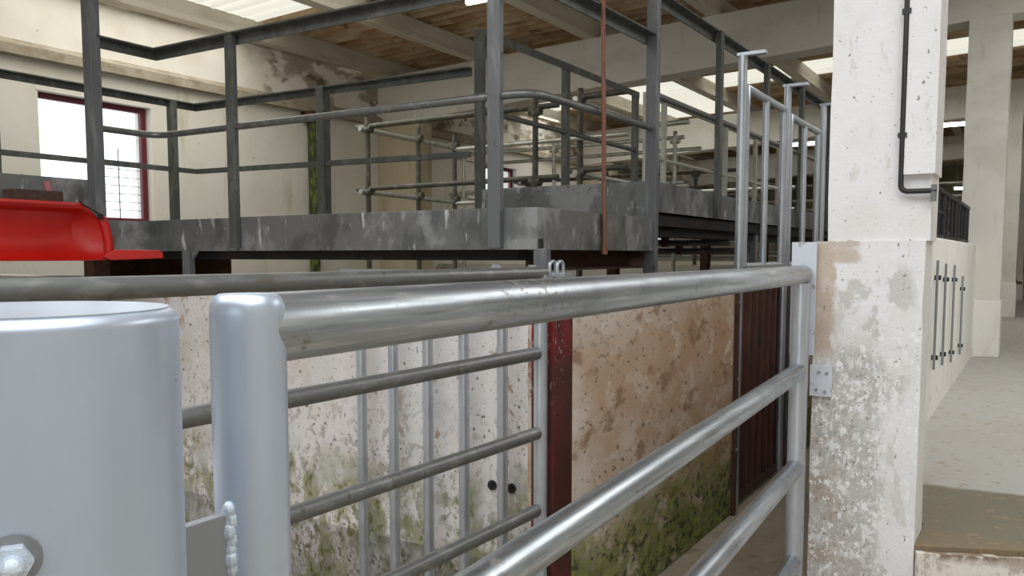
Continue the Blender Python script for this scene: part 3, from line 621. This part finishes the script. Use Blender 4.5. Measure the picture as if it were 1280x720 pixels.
pen('pale scaffold tube rail deep in the hall above the first cross wall', -6.6, -3.2, 10.8, 13.2, (2.45, 2.12, 1.75), [(-6.5, 10.8), (-5.2, 10.8), (-3.9, 10.8), (-3.3, 10.8)], M['scaff'], M['scaff_shaded'], .026)
pen('scaffold tube rail deeper in the hall below the third roof beam', -6.6, -2.2, 14.6, 17.5, (2.5, 2.1, 1.7, 1.4), [(-6.5, 14.6), (-5.0, 14.6), (-3.6, 14.6), (-2.3, 14.6)], M['scaff'], M['scaff_shaded'], .028)
def hurdle(lab, x, y0, y1, n, zb, zt):
    t = thing('bar_hurdle', lab, 'hurdle', (x, (y0 + y1) / 2, zb))
    for z in (zb + .1, (zb + zt) / 2, zt): obj('rail', tube(B(), [(x, y0, z), (x, y1, z)], .02, 8), M['scaff_shaded'], t)
    for k in range(n): obj('upright', tube(B(), [(x, y0 + (y1 - y0) * k / (n - 1), zb), (x, y0 + (y1 - y0) * k / (n - 1), zt)], .016, 8), M['scaff'], t)
def ladder(lab, x0, x1, y, zs):
    t = thing('bar_hurdle', lab, 'hurdle', ((x0 + x1) / 2, y, 0))
    for z in zs: obj('rail', tube(B(), [(x0, y, z), (x1, y, z)], .02, 8), M['scaff'], t)
    for x in (x0 + .02, (x0 + x1) / 2, x1 - .02): obj('upright', tube(B(), [(x, y, 0), (x, y, max(zs) + .05)], .024, 8), M['scaff_shaded'], t)
ladder('five-bar tube hurdle standing across the pens past the higher deck', -2.95, -1.6, 13.3, (1.9, 2.05, 2.2, 2.35, 2.5))
ladder('seven-bar tube hurdle across the passage deep in the hall', -2.2, -.7, 15.0, (1.3, 1.5, 1.7, 1.9, 2.1, 2.3, 2.5))
# pipes under the higher deck
for z, y, lab in ((1.452, 6.0, 'dark water pipe slung under the higher deck, the upper of two'), (1.395, 6.3, 'dark water pipe slung under the higher deck, the lower of two')):
    t = thing('water_pipe', lab, 'pipe', (-4.0, y, z))
    obj('pipe', tube(B(), [(-5.5, y, z), (-1.9, y, z)], .022, 10), M['scaff_shaded'], t)
    for x in (-4.6, -3.5, -2.4): obj('pipe_bracket', box(B(), x - .02, x + .02, y - .03, y + .03, z - .028, z + .045), M['rust'], t, False)
# mossy downpipe on the window wall
t = thing('downpipe', 'dark mossy downpipe on the window wall below the ledge', 'pipe', (-7.02, 6.98, 0))
obj('pipe', tube(B(), [(-7.035, 6.98, .0), (-7.035, 6.98, 2.93)], .058, 14), M['moss_pipe'], t)
obj('hopper', prism(B(), [(-7.095, 2.86), (-6.95, 2.86), (-6.90, 2.965), (-7.095, 2.965)], 'y', 6.86, 7.10), M['rust'], t, False)

# ------------------------------------------------------------------ corridor side
for k, (y, z0, z1) in enumerate(((4.84, .828, 1.285), (5.30, .80, 1.265), (5.87, .755, 1.25), (6.56, .735, 1.17))):
    ordn = ('nearest the pillar', 'second from the flaking pillar', 'third from the flaking pillar', 'last before the cream pillar')[k].replace('nearest', 'first beside')
    t = thing('drop_rod', 'thin grey steel rod on the white corridor wall, ' + ordn.replace('first beside the pillar', 'first beside the flaking pillar'), 'rod', (-.45, y, z0))
    obj('rod', tube(B(), [(-.445, y, z0 - .06), (-.445, y, z1 + .05)], .0065, 8), M['plate'], t)
    for z in (z0, z1 - .04): obj('bolt', hexnut(B(), (-.46, y + .03, z), (1, 0, 0), .014, .03), M['black'], t, False)
t = thing('balustrade', 'black barred balustrade standing on top of the low white corridor wall', 'railing', (-.52, 6.5, 1.455))
obj('top_rail', bar(B(), [(-.52, 4.95, 1.745), (-.52, 7.95, 1.745)], .03, .025), M['black'], t, False)
obj('bottom_rail', bar(B(), [(-.52, 4.95, 1.475), (-.52, 7.95, 1.475)], .025, .02), M['black'], t, False)
for k in range(11):
    y = 4.97 + k * .296
    obj('baluster', tube(B(), [(-.52, y, 1.455), (-.52, y, 1.74)], .010 if k % 3 else .018, 8), M['black'], t)
obj('mid_rail', bar(B(), [(-.52, 5.2, 1.62), (-.52, 5.9, 1.62)], .02, .018), M['black'], t, False)
t = thing('wall_bracket', 'small dark bracket on the second cream pillar near its foot', 'bracket', (-.265, 13.7, .95))
obj('arm', box(B(), -.265, -.20, 13.65, 13.70, .96, 1.0), M['rust'], t, False); obj('back_plate', box(B(), -.268, -.258, 13.62, 13.74, .93, 1.03), M['rust'], t, False)

# ------------------------------------------------------------------ lamps
def batten(lab, x, y, z, ln, axis='y'):
    t = thing('tube_lamp', lab, 'lamp', (x, y, z))
    hx, hy = (.07, ln / 2) if axis == 'y' else (ln / 2, .07)
    obj('housing', box(B(), x - hx, x + hx, y - hy, y + hy, z + .03, z + .09), M['lamp_body'], t, False, .006)
    e = (0, ln / 2 - .04, 0) if axis == 'y' else (ln / 2 - .04, 0, 0)
    c = Vector((x, y, z + .005)); obj('tube', tube(B(), [c - Vector(e), c + Vector(e)], .028, 12), M['lamp_white'], t)
    b = B()
    for s in (-1, 1):
        q = c + Vector(e) * s * .8; tube(b, [q + Vector((0, 0, .08)), (q.x, q.y, roof_z(x) + .2)], .006, 6)
    obj('hanger', b, M['lamp_body'], t)
batten('lit tube lamp hung from the roof above the lower deck post', -4.08, 6.0, 3.50, .34, 'x')
batten('lit tube lamp seen between the flaking pillar and the cream pillar', -1.25, 14.7, 3.36, .55, 'x')
batten('lit tube lamp glimpsed low beyond the galvanised panels', -3.62, 15.1, 3.27, .7, 'x')
batten('lit tube lamp deepest in the hall above the black balustrade', -1.6, 23.5, 3.0, .6, 'x')

# ------------------------------------------------------------------ light: overcast sky through the open end, windows and roof sheets
w = bpy.data.worlds.new('overcast_sky'); scene.world = w; w.use_nodes = True
nt = w.node_tree; bg = nt.nodes['Background']
bg.inputs['Color'].default_value = (.90, .95, 1.0, 1); bg.inputs['Strength'].default_value = 1.0
def area(name, loc, rot, sx, sy, power, col):
    l = bpy.data.lights.new(name, 'AREA'); l.shape = 'RECTANGLE'; l.size = sx; l.size_y = sy; l.energy = power; l.color = col
    o = bpy.data.objects.new(name, l); COL.objects.link(o); o.location = loc; o.rotation_euler = rot; return o
# added area lamps that strengthen the daylight under the roof
area('roof_fill', (-5.7, 4.7, 3.55), (0, 0, 0), 2.6, 2.6, 18, (1, .97, .90))
area('roof_fill', (-.8, 0, 3.60), (0, 0, 0), 6.0, 3.0, 72, (.90, .95, 1))
area('roof_fill', (1.2, 5.7, 3.65), (0, 0, 0), 2.5, 2.8, 30, (.97, .98, 1))  # added to brighten the corridor and its cream pillars
area('roof_fill', (-3.2, 12.0, 3.60), (0, 0, 0), 8., .9, 26, (1, .98, .92))
area('roof_fill', (-2.5, 18.0, 3.60), (0, 0, 0), 9., 1.8, 5, (1, .96, .86))  # added fill, no translucent sheet lies above it

# ------------------------------------------------------------------ camera
cam = bpy.data.cameras.new('camera'); co = bpy.data.objects.new('camera', cam); COL.objects.link(co)
co.location = (0, 0, 1.36); co.rotation_euler = (math.radians(90 - 4.5), 0, math.radians(32.08))
cam.sensor_width = 36.; cam.lens = 36. * 1050 / 1280; cam.shift_y = 42. / 1280; cam.clip_start = .02
scene.camera = co
vs = scene.view_settings; vs.view_transform = 'Standard'; vs.look = 'None'; vs.gamma = 1.; vs.exposure = 1.28; vs.use_curve_mapping = False
scene.cycles.use_denoising = True
scene.cycles.max_bounces = 10; scene.cycles.diffuse_bounces = 6
for o in bpy.data.objects:
    if 'base' in o: del o['base']
